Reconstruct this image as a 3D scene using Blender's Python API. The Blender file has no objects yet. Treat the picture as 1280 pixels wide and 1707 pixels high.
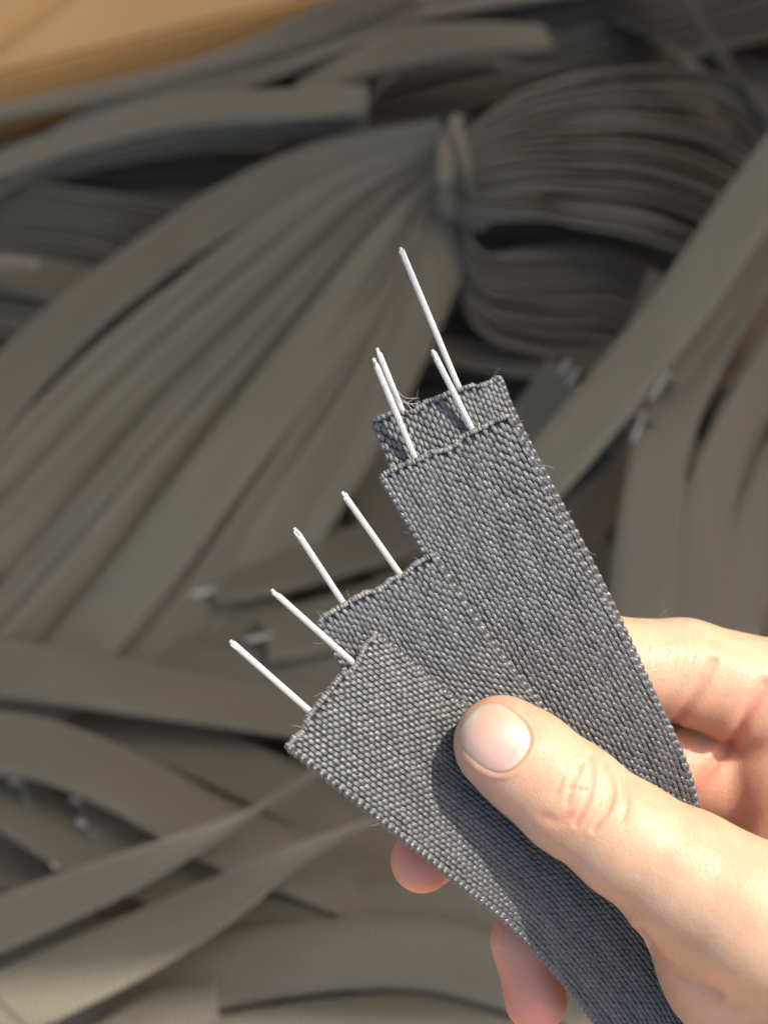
import bpy, math, random
import numpy as np
from mathutils import Vector, Matrix

random.seed(7); rng = np.random.default_rng(7)
S = bpy.context.scene; COL = S.collection
R = math.radians

# ------------------------------------------------------------------ camera
FPX = 2323.0                      # focal length in pixels of a 1280 px wide frame
PITCH = R(55)
CAM = np.array((0.0, 0.0, 1.05))
c_r = np.array((1.0, 0, 0))
c_f = np.array((0, math.cos(PITCH), -math.sin(PITCH)))
c_u = np.array((0, math.sin(PITCH), math.cos(PITCH)))
cam_d = bpy.data.cameras.new('camera'); cam = bpy.data.objects.new('camera', cam_d); COL.objects.link(cam)
cam.matrix_world = Matrix(((c_r[0], c_u[0], -c_f[0], CAM[0]), (c_r[1], c_u[1], -c_f[1], CAM[1]),
                           (c_r[2], c_u[2], -c_f[2], CAM[2]), (0, 0, 0, 1)))
cam_d.sensor_fit = 'HORIZONTAL'; cam_d.sensor_width = 36; cam_d.lens = 36 * FPX / 1280
cam_d.clip_start = 0.01; cam_d.clip_end = 500
cam_d.dof.use_dof = True; cam_d.dof.focus_distance = 0.299; cam_d.dof.aperture_fstop = 14
S.camera = cam

# ------------------------------------------------------------------ light
TO_SUN = np.array((0.45, 0.66, 0.68)); TO_SUN /= np.linalg.norm(TO_SUN)   # right, up, toward the camera
sun_w = TO_SUN[0] * c_r + TO_SUN[1] * c_u - TO_SUN[2] * c_f
sun_el = math.asin(sun_w[2]); sun_az = math.atan2(sun_w[0], sun_w[1])
W = bpy.data.worlds.new('World'); S.world = W; W.use_nodes = True
nt = W.node_tree; sky = nt.nodes.new('ShaderNodeTexSky'); sky.sky_type = 'NISHITA'; sky.sun_disc = False
sky.sun_elevation = sun_el; sky.sun_rotation = sun_az
nt.links.new(sky.outputs[0], nt.nodes['Background'].inputs[0]); nt.nodes['Background'].inputs[1].default_value = 0.15
sky.air_density = 0.8; sky.dust_density = 4.0; sky.ozone_density = 0.5
sl = bpy.data.lights.new('sun', 'SUN'); sl.energy = 2.5; sl.angle = R(0.5); sl.color = (1.0, 0.93, 0.82)
so = bpy.data.objects.new('sun', sl); COL.objects.link(so)
so.rotation_euler = Vector(-sun_w).to_track_quat('-Z', 'Y').to_euler(); so.location = (0.5, 0.5, 3)
S.view_settings.view_transform = 'Standard'; S.view_settings.look = 'None'
S.view_settings.exposure = 1.17; S.view_settings.gamma = 1.0
S.render.engine = 'CYCLES'; S.cycles.use_denoising = True
S.cycles.max_bounces = 8; S.cycles.diffuse_bounces = 6

# ------------------------------------------------------------------ helpers
def U(px, py, d):
    """world point seen at pixel px,py of the 1280x1707 photograph at depth d metres"""
    return CAM + c_r * ((px - 640) / FPX * d) + c_u * ((853.5 - py) / FPX * d) + c_f * d
PILE_Z = CAM[2] - 0.75 * math.sin(PITCH)
def B(px, py, h=0.0):
    """world point at pixel px,py on the horizontal plane h mm above the mean pile surface"""
    ray = c_r * ((px - 640) / FPX) + c_u * ((853.5 - py) / FPX) + c_f
    return CAM + ray * ((PILE_Z + h / 1000 - CAM[2]) / ray[2])
def unit(v): return v / np.maximum(np.linalg.norm(v, axis=-1, keepdims=True), 1e-12)

def spline(P, n, closed=False):
    """centripetal-ish Catmull-Rom resampled to n stations of even arc length (on the first three columns)"""
    P = np.asarray(P, float)
    Q = np.vstack([2 * P[0] - P[1], P, 2 * P[-1] - P[-2]])
    out = []
    for i in range(len(P) - 1):
        p0, p1, p2, p3 = Q[i:i + 4]
        t = np.linspace(0, 1, 40, endpoint=False)[:, None]
        out.append(.5 * (2 * p1 + (p2 - p0) * t + (2 * p0 - 5 * p1 + 4 * p2 - p3) * t * t + (3 * p1 - p0 - 3 * p2 + p3) * t ** 3))
    out.append(P[-1:]); D = np.vstack(out)
    k = min(3, D.shape[1])
    s = np.r_[0, np.cumsum(np.linalg.norm(np.diff(D[:, :k], axis=0), axis=1))]
    q = np.linspace(0, s[-1], n)
    return np.stack([np.interp(q, s, D[:, j]) for j in range(D.shape[1])], 1), s[-1]

class MB:
    def __init__(s): s.v = []; s.q = []; s.n = 0; s.att = []; s.uv = []
    def add(s, v, q, att=0.0, uv=None):
        v = np.asarray(v, float); q = np.asarray(q, int)
        s.v.append(v); s.q.append(q + s.n); s.n += len(v)
        s.att.append(np.broadcast_to(np.asarray(att, float), (len(v),)))
        s.uv.append(np.zeros((len(v), 2)) if uv is None else np.asarray(uv, float))
    def mesh(s, name, mat, origin=None, smooth=True):
        v = np.vstack(s.v); q = np.vstack(s.q)
        if origin is not None: v = v - origin
        me = bpy.data.meshes.new(name)
        me.vertices.add(len(v)); me.vertices.foreach_set('co', v.astype(np.float32).ravel())
        me.loops.add(q.size); me.loops.foreach_set('vertex_index', q.astype(np.int32).ravel())
        me.polygons.add(len(q)); me.polygons.foreach_set('loop_start', np.arange(0, q.size, 4, dtype=np.int32))
        me.polygons.foreach_set('use_smooth', np.full(len(q), smooth))
        a = me.attributes.new('tone', 'FLOAT', 'POINT'); a.data.foreach_set('value', np.concatenate(s.att).astype(np.float32))
        uvl = me.uv_layers.new(name='UVMap'); uvl.data.foreach_set('uv', np.vstack(s.uv)[q.ravel()].astype(np.float32).ravel())
        me.update(calc_edges=True); me.validate()
        me.materials.append(mat)
        return me
    def build(s, name, mat, parent=None, origin=None, smooth=True):
        if parent is not None and origin is None: origin = np.array(parent['base'])
        o = bpy.data.objects.new(name, s.mesh(name, mat, origin, smooth)); COL.objects.link(o)
        if parent is not None:
            o.parent = parent
            if parent.type == 'MESH': pass
        return o

def thing(name, base, label, cat, group=None):
    o = bpy.data.objects.new(name, None); COL.objects.link(o); o.location = base; o.empty_display_size = 0.01
    o['base'] = [float(x) for x in base]
    o['label'] = label; o['category'] = cat
    if group: o['group'] = group
    return o

def ball(n):
    """cube sphere: verts, quads"""
    vs = {}; V = []; Q = []
    def vid(p):
        k = tuple(np.round(p, 5))
        if k not in vs: vs[k] = len(V); V.append(np.array(p, float))
        return vs[k]
    g = np.linspace(-1, 1, n + 1); g = np.tan(g * math.pi / 4)
    for ax in range(3):
        for sg in (-1, 1):
            for i in range(n):
                for j in range(n):
                    c = []
                    for a, b in ((g[i], g[j]), (g[i + 1], g[j]), (g[i + 1], g[j + 1]), (g[i], g[j + 1])):
                        p = [0, 0, 0]; p[ax] = sg; p[(ax + 1) % 3] = a; p[(ax + 2) % 3] = b * sg
                        c.append(vid(p))
                    Q.append(c)
    return unit(np.array(V)), np.array(Q)
BALL3 = ball(3); BALL2 = ball(2)

def blobs(mb, P, A, Bv, C, tone, tmpl=BALL3, pw=0.85):
    """many ellipsoids at once: centres P, half axes A, Bv, C (N,3 each)"""
    V, Q = tmpl
    V = np.sign(V) * np.abs(V) ** pw
    n = len(P); m = len(V)
    vv = P[:, None] + A[:, None] * V[None, :, :1] + Bv[:, None] * V[None, :, 1:2] + C[:, None] * V[None, :, 2:3]
    qq = Q[None] + (np.arange(n) * m)[:, None, None]
    uv = np.broadcast_to(V[None, :, :2], (n, m, 2)).reshape(-1, 2)
    mb.add(vv.reshape(-1, 3), qq.reshape(-1, 4), np.repeat(tone, m), uv)

def tube(mb, pts, rad, k=6, tone=0.0):
    pts = np.asarray(pts, float); n = len(pts)
    rad = np.broadcast_to(np.asarray(rad, float), (n,))
    T = unit(np.gradient(pts, axis=0)); ref = np.array((0.31, 0.87, 0.39))
    A = unit(np.cross(T, ref)); Bn = np.cross(T, A)
    an = np.linspace(0, 2 * math.pi, k, endpoint=False)
    V = pts[:, None] + rad[:, None, None] * (A[:, None] * np.cos(an)[None, :, None] + Bn[:, None] * np.sin(an)[None, :, None])
    V = V.reshape(-1, 3)
    i = np.arange(n - 1)[:, None] * k; j = np.arange(k)[None]; jn = (j + 1) % k
    Q = np.stack([i + j, i + jn, i + k + jn, i + k + j], -1).reshape(-1, 4)
    V = np.vstack([V, pts[:1], pts[-1:]]); e = len(V)
    c0 = [[e - 2, (b + 1) % k, b, e - 2] for b in range(k)]
    # caps as quads made of two neighbouring wedges
    cq = []
    for b in range(0, k, 2):
        cq.append([e - 2, (b + 2) % k, (b + 1) % k, b]); o = (n - 1) * k
        cq.append([e - 1, o + b, o + (b + 1) % k, o + (b + 2) % k])
    mb.add(V, np.vstack([Q, cq]), tone)

# ------------------------------------------------------------------ materials
def mat(name):
    m = bpy.data.materials.new(name); m.use_nodes = True
    return m, m.node_tree.nodes, m.node_tree.links, m.node_tree.nodes['Principled BSDF']
def inp(b, **k):
    for a, v in k.items(): b.inputs[a.replace('_', ' ')].default_value = v
def math_node(N, L, op, a, b=None, c=None):
    n = N.new('ShaderNodeMath'); n.operation = op
    for i, x in enumerate((a, b, c)):
        if x is None: continue
        if isinstance(x, (int, float)): n.inputs[i].default_value = x
        else: L.new(x, n.inputs[i])
    return n.outputs[0]
def mixc(N, L, f, a, b, typ='MIX'):
    n = N.new('ShaderNodeMix'); n.data_type = 'RGBA'; n.blend_type = typ
    if isinstance(f, (int, float)): n.inputs[0].default_value = f
    else: L.new(f, n.inputs[0])
    for i, x in ((6, a), (7, b)):
        if isinstance(x, tuple): n.inputs[i].default_value = x
        else: L.new(x, n.inputs[i])
    return n.outputs[2]

def yarn_material(name, c0, c1, rough=0.42, spec=0.5, fil=0.5):
    m, N, L, b = mat(name)
    at = N.new('ShaderNodeAttribute'); at.attribute_name = 'tone'
    uv = N.new('ShaderNodeUVMap'); uv.uv_map = 'UVMap'
    mp = N.new('ShaderNodeMapping'); mp.inputs['Scale'].default_value = (9, 1.2, 1); L.new(uv.outputs[0], mp.inputs[0])
    ad = N.new('ShaderNodeVectorMath'); ad.operation = 'ADD'; L.new(mp.outputs[0], ad.inputs[0]); L.new(at.outputs['Fac'], ad.inputs[1])
    nz = N.new('ShaderNodeTexNoise'); nz.inputs['Scale'].default_value = 1.0; nz.inputs['Detail'].default_value = 3; L.new(ad.outputs[0], nz.inputs['Vector'])
    f = math_node(N, L, 'MULTIPLY_ADD', nz.outputs['Fac'], 0.6, math_node(N, L, 'MULTIPLY', at.outputs['Fac'], 0.5))
    col = mixc(N, L, f, c0, c1); L.new(col, b.inputs['Base Color'])
    bp = N.new('ShaderNodeBump'); bp.inputs['Strength'].default_value = fil; bp.inputs['Distance'].default_value = 0.0002
    L.new(nz.outputs['Fac'], bp.inputs['Height']); L.new(bp.outputs[0], b.inputs['Normal'])
    L.new(math_node(N, L, 'MULTIPLY_ADD', at.outputs['Fac'], -0.16, rough + .10), b.inputs['Roughness'])
    inp(b, Specular_IOR_Level=spec, Specular_Tint=(0.94, 0.98, 1.0, 1), Sheen_Weight=0.35, Sheen_Roughness=0.35, Sheen_Tint=(1.0, 1.0, 0.98, 1))
    return m
M_YARN = yarn_material('webbing_yarn', (0.013, 0.0123, 0.0108, 1), (0.080, 0.077, 0.070, 1), 0.32, 1.0)
M_RIM = yarn_material('webbing_melted_rim', (0.05, 0.048, 0.044, 1), (0.26, 0.255, 0.24, 1), 0.26, 0.8)
m, N, L, b = mat('webbing_core'); inp(b, Base_Color=(0.016, 0.016, 0.016, 1), Roughness=0.7); M_CORE = m

m, N, L, b = mat('galvanised_wire')
tc = N.new('ShaderNodeTexCoord'); nz = N.new('ShaderNodeTexNoise'); nz.inputs['Scale'].default_value = 900; L.new(tc.outputs['Object'], nz.inputs['Vector'])
col = mixc(N, L, nz.outputs['Fac'], (0.46, 0.455, 0.41, 1), (0.68, 0.67, 0.60, 1)); L.new(col, b.inputs['Base Color'])
inp(b, Metallic=0.35, Roughness=0.42); M_WIRE = m

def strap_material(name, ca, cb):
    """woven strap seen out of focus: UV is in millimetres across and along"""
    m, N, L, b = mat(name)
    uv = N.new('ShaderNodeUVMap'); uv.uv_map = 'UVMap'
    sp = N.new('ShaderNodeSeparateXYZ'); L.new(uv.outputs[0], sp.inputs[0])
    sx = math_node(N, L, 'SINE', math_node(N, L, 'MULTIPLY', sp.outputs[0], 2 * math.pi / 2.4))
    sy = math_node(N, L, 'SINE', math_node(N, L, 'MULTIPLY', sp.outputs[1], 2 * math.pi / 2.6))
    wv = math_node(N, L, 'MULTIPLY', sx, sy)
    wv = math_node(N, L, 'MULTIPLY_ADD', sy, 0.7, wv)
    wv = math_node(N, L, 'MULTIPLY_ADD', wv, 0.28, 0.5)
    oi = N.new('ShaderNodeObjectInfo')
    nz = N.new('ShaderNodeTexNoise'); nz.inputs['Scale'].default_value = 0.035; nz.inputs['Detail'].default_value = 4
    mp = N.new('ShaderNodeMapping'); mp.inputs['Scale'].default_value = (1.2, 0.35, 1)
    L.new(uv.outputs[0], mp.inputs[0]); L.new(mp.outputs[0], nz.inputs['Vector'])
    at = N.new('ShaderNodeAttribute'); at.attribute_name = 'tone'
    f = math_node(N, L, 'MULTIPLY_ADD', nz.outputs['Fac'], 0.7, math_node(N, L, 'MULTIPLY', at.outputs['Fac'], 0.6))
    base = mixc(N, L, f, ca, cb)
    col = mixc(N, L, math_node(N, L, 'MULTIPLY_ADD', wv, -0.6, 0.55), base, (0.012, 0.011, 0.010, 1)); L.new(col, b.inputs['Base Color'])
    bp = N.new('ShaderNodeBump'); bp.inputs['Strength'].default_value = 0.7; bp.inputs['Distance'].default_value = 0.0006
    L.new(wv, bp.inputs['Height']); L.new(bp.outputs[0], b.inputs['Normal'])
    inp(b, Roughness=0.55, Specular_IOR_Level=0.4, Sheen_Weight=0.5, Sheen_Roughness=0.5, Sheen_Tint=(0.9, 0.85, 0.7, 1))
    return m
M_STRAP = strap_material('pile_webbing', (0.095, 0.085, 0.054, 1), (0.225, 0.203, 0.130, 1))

m, N, L, b = mat('cardboard')
tc = N.new('ShaderNodeTexCoord'); nz = N.new('ShaderNodeTexNoise'); nz.inputs['Scale'].default_value = 14; nz.inputs['Detail'].default_value = 6
L.new(tc.outputs['Object'], nz.inputs['Vector'])
col = mixc(N, L, nz.outputs['Fac'], (0.64, 0.335, 0.095, 1), (0.80, 0.45, 0.145, 1)); L.new(col, b.inputs['Base Color'])
wv = N.new('ShaderNodeTexWave'); wv.inputs['Scale'].default_value = 60; wv.inputs['Distortion'].default_value = 0.4; L.new(tc.outputs['Object'], wv.inputs['Vector'])
bp = N.new('ShaderNodeBump'); bp.inputs['Strength'].default_value = 0.15; bp.inputs['Distance'].default_value = 0.0005
L.new(wv.outputs['Fac'], bp.inputs['Height']); L.new(bp.outputs[0], b.inputs['Normal']); inp(b, Roughness=0.6); M_CARD = m

m, N, L, b = mat('concrete_floor')
tc = N.new('ShaderNodeTexCoord'); nz = N.new('ShaderNodeTexNoise'); nz.inputs['Scale'].default_value = 3; nz.inputs['Detail'].default_value = 8
L.new(tc.outputs['Object'], nz.inputs['Vector'])
col = mixc(N, L, nz.outputs['Fac'], (0.16, 0.155, 0.145, 1), (0.30, 0.29, 0.27, 1)); L.new(col, b.inputs['Base Color']); inp(b, Roughness=0.85); M_GROUND = m

m, N, L, b = mat('skin')
tc = N.new('ShaderNodeTexCoord')
at = N.new('ShaderNodeAttribute'); at.attribute_name = 'tone'
nz = N.new('ShaderNodeTexNoise'); nz.inputs['Scale'].default_value = 110; nz.inputs['Detail'].default_value = 6; nz.inputs['Roughness'].default_value = .65; L.new(tc.outputs['Object'], nz.inputs['Vector'])
c1 = mixc(N, L, nz.outputs['Fac'], (0.45, 0.25, 0.145, 1), (0.64, 0.45, 0.295, 1))
c2 = mixc(N, L, math_node(N, L, 'MULTIPLY', at.outputs['Fac'], 1.0), c1, (0.62, 0.25, 0.17, 1)); L.new(c2, b.inputs['Base Color'])
vo = N.new('ShaderNodeTexVoronoi'); vo.feature = 'DISTANCE_TO_EDGE'; vo.inputs['Scale'].default_value = 850
wn = N.new('ShaderNodeTexNoise'); wn.inputs['Scale'].default_value = 300
wm = N.new('ShaderNodeVectorMath'); wm.operation = 'MULTIPLY_ADD'; wm.inputs[1].default_value = (0.002, 0.002, 0.002)
L.new(tc.outputs['Object'], wn.inputs['Vector']); L.new(wn.outputs['Color'], wm.inputs[0]); L.new(tc.outputs['Object'], wm.inputs[2]); L.new(wm.outputs[0], vo.inputs['Vector'])
ed = math_node(N, L, 'MINIMUM', vo.outputs['Distance'], 0.12)
n2 = N.new('ShaderNodeTexNoise'); n2.inputs['Scale'].default_value = 420; n2.inputs['Detail'].default_value = 4; L.new(tc.outputs['Object'], n2.inputs['Vector'])
hh = math_node(N, L, 'MULTIPLY_ADD', ed, 3.0, n2.outputs['Fac'])
bp = N.new('ShaderNodeBump'); bp.inputs['Strength'].default_value = 0.34; bp.inputs['Distance'].default_value = 0.0004
L.new(hh, bp.inputs['Height']); L.new(bp.outputs[0], b.inputs['Normal'])
inp(b, Roughness=0.44, Specular_IOR_Level=0.42, Subsurface_Weight=0.8, Subsurface_Scale=0.006)
b.inputs['Subsurface Radius'].default_value = (1.0, 0.36, 0.18); M_SKIN = m
m, N, L, b = mat('finger_nail')
at = N.new('ShaderNodeAttribute'); at.attribute_name = 'tone'
col = mixc(N, L, at.outputs['Fac'], (0.66, 0.38, 0.28, 1), (0.72, 0.56, 0.40, 1)); L.new(col, b.inputs['Base Color'])
inp(b, Roughness=0.30, Specular_IOR_Level=0.8, Coat_Weight=1.0, Coat_Roughness=0.17, Subsurface_Weight=0.4, Subsurface_Scale=0.002); M_NAIL = m
m, N, L, b = mat('fine_fibre'); inp(b, Base_Color=(0.45, 0.44, 0.40, 1), Roughness=0.5); M_FIBRE = m

# ------------------------------------------------------------------ ground and carton
gz = PILE_Z - 0.34
mb = MB(); mb.add([(-40, -40, gz), (40, -40, gz), (40, 40, gz), (-40, 40, gz)], [[0, 1, 2, 3]])
g = mb.build('ground', M_GROUND, smooth=False); g['kind'] = 'structure'

def slab(mb, o, a, bv, c, na=1, nb=1, fn=None):
    """box with corner o and edge vectors a, bv and thickness c (both faces subdivided na x nb; fn lifts the sheet)"""
    o, a, bv, c = (np.asarray(x, float) for x in (o, a, bv, c))
    s, t = np.meshgrid(np.linspace(0, 1, na + 1), np.linspace(0, 1, nb + 1), indexing='ij')
    P = o + s[..., None] * a + t[..., None] * bv
    if fn is not None: P = P + fn(s, t)[..., None] * unit(c)
    top = P.reshape(-1, 3); m0 = len(top); V = np.vstack([top, top + c])
    idx = np.arange(m0).reshape(na + 1, nb + 1)
    q = np.stack([idx[:-1, :-1], idx[1:, :-1], idx[1:, 1:], idx[:-1, 1:]], -1).reshape(-1, 4)
    Q = [q[:, ::-1], q + m0]
    ring = np.r_[idx[:, 0], idx[-1, 1:], idx[::-1, -1][1:], idx[0, ::-1][1:]]
    Q.append(np.stack([ring[:-1], ring[1:], ring[1:] + m0, ring[:-1] + m0], -1))
    mb.add(V, np.vstack(Q))

# unseen canopy added to shade the carton and leave the hand in the sun
HR = 2.3; ye = 0.173 + (sun_w[1] / sun_w[2]) * (HR - PILE_Z)
mb = MB(); slab(mb, (-4, ye, HR), (8, 0, 0), (0, 5, 0), (0, 0, .1))
m, N, L, b = mat('added_canopy_board'); inp(b, Base_Color=(0.62, 0.54, 0.42, 1), Roughness=0.7)  # cream underside chosen to bounce warm light onto the pile
o = mb.build('added_shade_canopy', m, smooth=False); o['kind'] = 'structure'
RIM = 45                                           # rim height of the carton over the pile, mm
pA = B(-120, 160, RIM); pB = B(600, -20, RIM)
e1 = unit(pB - pA); e1[2] = 0; e1 = unit(e1); e2 = np.array((-e1[1], e1[0], 0))      # e2 points away from the camera
if e2[1] < 0: e2 = -e2
Zv = np.array((0, 0, 1.0)); depth_box = 0.36
corner = pA - e1 * 0.25
LEN1 = float(np.dot(B(1620, 60, RIM) - corner, e1)); LEN2 = 1.15
floor0 = corner - Zv * depth_box
carton = thing('cardboard_carton', floor0, 'open brown cardboard carton holding the pile of straps', 'carton')
T = 0.005
def cpart(name, *a, **k):
    mb = MB(); slab(mb, *a, **k); return mb.build(name, M_CARD, carton, smooth=False)
cpart('bottom', floor0 - e2 * LEN2, e1 * LEN1, e2 * LEN2, Zv * T)
cpart('wall', floor0, e1 * LEN1, Zv * depth_box, e2 * T)
cpart('wall', floor0 - e2 * (LEN2 + T), e1 * LEN1, Zv * depth_box, e2 * T)
cpart('wall', floor0 - e2 * LEN2 - e1 * T, e2 * LEN2, Zv * depth_box, e1 * T)
cpart('wall', floor0 - e2 * LEN2 + e1 * LEN1, e2 * LEN2, Zv * depth_box, e1 * T)
rf = floor0 - e2 * LEN2 + e1 * LEN1 + Zv * (depth_box + .001)
cpart('flap', rf, e2 * LEN2, Zv * 0.34 + e1 * 0.10, e1 * T)  # out-of-view flap added upright to block skylight from the right
gap0 = float(np.dot(B(503, 5, RIM) - corner, e1)); gap1 = float(np.dot(B(540, -8, RIM) - corner, e1))
fo = corner + e2 * (T + .002)
fv = unit(e2 * 0.66 + Zv * 0.75) * 0.42; fn_ = unit(np.cross(e1, fv)); fn_ = fn_ if fn_[2] > 0 else -fn_
def on_flap(px, py):
    ray = U(px, py, 1.0) - CAM; P = CAM + ray * (np.dot(fo - CAM, fn_) / np.dot(ray, fn_)) - fo
    return np.dot(P, e1) / gap0, np.dot(P, fv) / np.dot(fv, fv)
(sa, ta), (sb, tb_) = on_flap(-10, 78), on_flap(108, -8)
cd = np.array((sb - sa, tb_ - ta)); cd /= np.linalg.norm(cd)
crease = lambda s, t: 0.0045 * np.exp(-(((s - sa) * -cd[1] + (t - ta) * cd[0]) / 0.010) ** 2) + 0.003 * np.sin(5 * s + 3 * t) + .0012 * np.sin(17 * s - 11 * t)
cpart('flap', fo, e1 * gap0, fv, fn_ * T, na=140, nb=140, fn=crease)
cpart('flap', fo + e1 * gap1, e1 * (LEN1 - gap1), fv, fn_ * T)

# ------------------------------------------------------------------ straps of the pile
def ribbon(mb, pts, width=30.0, roll=0.0, thick=1.7, n=None, tone=None, wob=1.5, flat_normal=None):
    """pts: world points (n,3); roll degrees (const or per point); a slab of webbing following them"""
    pts = np.asarray(pts, float)
    roll = np.atleast_1d(np.asarray(roll, float)); roll = np.interp(np.linspace(0, 1, len(pts)), np.linspace(0, 1, len(roll)), roll)
    wd = np.broadcast_to(np.asarray(width, float), (len(pts),))
    D, ln = spline(np.c_[pts, roll, wd], n or max(24, int(12 * len(pts))))
    P = D[:, :3]; rl = np.radians(D[:, 3]); w = D[:, 4] / 1000 / 2; t = thick / 2000
    T = unit(np.gradient(P, axis=0))
    up = np.array((0, 0, 1.0)) if flat_normal is None else flat_normal
    H = unit(np.cross(T, up)); Nn = np.cross(H, T)
    ph = random.uniform(0, 6.28, ); s = np.linspace(0, ln, len(P))
    rl = rl + wob * 0.10 * np.sin(s * 16 + ph) + wob * 0.06 * np.sin(s * 37 + 2 * ph)
    Wd = H * np.cos(rl)[:, None] + Nn * np.sin(rl)[:, None]; Nn = np.cross(Wd, T)
    prof = np.array([(-1, -.5), (-1, .5), (-.965, 1), (-.5, 1.25), (0, 1.3), (.5, 1.25), (.965, 1), (1, .5), (1, -.5), (.965, -1), (0, -1.3), (-.965, -1)])
    k = len(prof)
    V = P[:, None] + Wd[:, None] * (w[:, None, None] * prof[None, :, :1]) + Nn[:, None] * (t * prof[None, :, 1:])
    i = np.arange(len(P) - 1)[:, None] * k; j = np.arange(k)[None]; jn = (j + 1) % k
    Q = np.stack([i + j, i + jn, i + k + jn, i + k + j], -1).reshape(-1, 4)
    e = (len(P) - 1) * k
    caps = []
    for o, f in ((0, 1), (e, -1)):
        for a, bq, c, d in ((0, 1, 2, 11), (11, 2, 3, 10), (10, 3, 4, 10), (10, 4, 5, 10), (10, 5, 6, 9), (9, 6, 7, 8)):
            if len({a, bq, c, d}) == 4: caps.append([o + a, o + bq, o + c, o + d][::f])
    caps += [[e + 3, e + 4, e + 5, e + 10][::-1], [3, 4, 5, 10]]
    uv = np.stack([np.broadcast_to(prof[None, :, 0] * (w[:, None] * 1000), (len(P), k)), np.broadcast_to(s[:, None] * 1000, (len(P), k))], -1).reshape(-1, 2)
    mb.add(V.reshape(-1, 3), np.vstack([Q, caps]), random.random() if tone is None else tone, uv)
    return P, T, Wd, Nn

def bpts(L): return np.array([B(*p) for p in L])

def twisted_wire(p0, p1, rad=0.00069, strands=9, lay=0.011, bend=0.0, seg=0.0006, k=6):
    p0 = np.asarray(p0, float); p1 = np.asarray(p1, float)
    ln = np.linalg.norm(p1 - p0); n = max(8, int(ln / seg)); t = np.linspace(0, 1, n)
    ax = unit(p1 - p0); a = unit(np.cross(ax, (0.2, 0.5, 0.84))); bb = np.cross(ax, a)
    C = p0 + t[:, None] * (p1 - p0) + (a * bend + bb * bend * .4) * np.sin(t * math.pi)[:, None]
    rs = rad * math.sin(math.pi / strands) / (1 + math.sin(math.pi / strands)) * 1.0
    mb = MB()
    tube(mb, C, np.full(n, rad - rs * 1.6), 8, 0.3)
    for q in range(strands):
        an = 2 * math.pi * (q / strands + t * ln / lay)
        off = (a * np.cos(an)[:, None] + bb * np.sin(an)[:, None]) * (rad - rs) * (1 + .5 * np.clip((t - 1 + .0022 / ln) * ln / .0022, 0, 1) ** 2 * random.uniform(-.3, 1))[:, None]
        cut = random.uniform(0, .0016); m_ = max(4, int(n * (1 - cut / ln)))
        tube(mb, (C + off)[:m_], rs, k, random.random())
    return mb

def strap_thing(label, pts, group='grey straps heaped in the carton', width=30, roll=0, wires=None, **k):
    P0 = pts[0]
    o = thing('webbing_strap', P0, label, 'strap', group)
    mb = MB(); P, T, Wd, Nn = ribbon(mb, pts, width, roll, **k)
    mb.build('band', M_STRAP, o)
    if wires:
        for off, ln, dz in wires:                 # stubs at the strap's last point
            s = P[-1] + Wd[-1] * off / 1000
            d = unit(T[-1] + Nn[-1] * dz)
            twisted_wire(s - d * .004, s + d * ln / 1000, rad=0.0015, seg=0.0025, k=4, strands=7).build('wire', M_WIRE, o)
    return o

# -- tied bundle: a fan of straps gathered by a tie, its long loops curving away to the right
tie = B(752, 300, 62)
bundle = thing('strap_bundle', tie - np.array((0, 0, .05)), 'tied bundle of grey straps fanning out left of its tie and looping to the right', 'strap bundle')
fan = [
    ([(742, 247, 76), (530, 285, 70), (375, 350, 62), (238, 440, 56), (105, 545, 50), (-10, 665, 46), (-80, 750, 44)], [60, 14, 4, 2, 2, 2], 34),
    ([(742, 262, 70), (590, 320, 62), (430, 420, 52), (300, 520, 44), (180, 620, 38), (60, 740, 34), (-30, 840, 30)], [70, 55, 44, 40, 36, 34], 30),
    ([(742, 276, 66), (600, 350, 58), (460, 465, 48), (330, 575, 40), (210, 690, 34), (90, 820, 30), (-20, 930, 26)], [75, 52, 38, 34, 30, 28], 30),
    ([(744, 292, 62), (640, 365, 56), (520, 490, 46), (400, 620, 38), (290, 740, 32), (190, 860, 26), (60, 1010, 12), (-90, 1170, 2)], [75, 60, 50, 46, 44, 40], 30),
    ([(746, 310, 60), (650, 420, 54), (540, 560, 48), (430, 700, 42), (330, 830, 36), (240, 950, 24), (130, 1085, 8), (20, 1220, -4)], [70, 30, 8, 6, 6, 6], 32),
    ([(750, 330, 54), (680, 440, 46), (590, 580, 36), (500, 715, 28), (410, 850, 16), (310, 1000, 2), (190, 1150, -12)], [75, 55, 42, 40, 38], 30),
    ([(754, 345, 50), (700, 450, 42), (630, 580, 32), (550, 710, 24), (460, 840, 12), (370, 980, -4), (270, 1120, -18)], [65, 50, 40, 38, 36], 30),
    ([(762, 365, 46), (730, 450, 38), (680, 560, 28), (620, 680, 20), (540, 810, 8), (450, 950, -8), (370, 1080, -20)], [55, 30, 20, 18, 18], 30),
]
for src, dx, dy, dh in ((1, 8, 26, -3), (2, 14, 26, -4), (3, -14, -20, 2), (3, 16, 22, -3), (5, 18, 16, -3), (5, -16, -14, 2), (6, 18, 16, -3)):
    L, rl, wd_ = fan[src]; n_ = len(L) - 1
    fan.append(([(x + dx * min(1, 2 * i / n_), y + dy * min(1, 2 * i / n_), h_ + dh) for i, (x, y, h_) in enumerate(L)], [r_ + 12 for r_ in rl], 28))
for q, (L, rl, wd_) in enumerate(fan):
    mb = MB(); ribbon(mb, bpts(L), wd_, rl, tone=0.35 + 0.5 * ((q * 37) % 10) / 10, wob=.5, n=90); mb.build('strap', M_STRAP, bundle)
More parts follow.
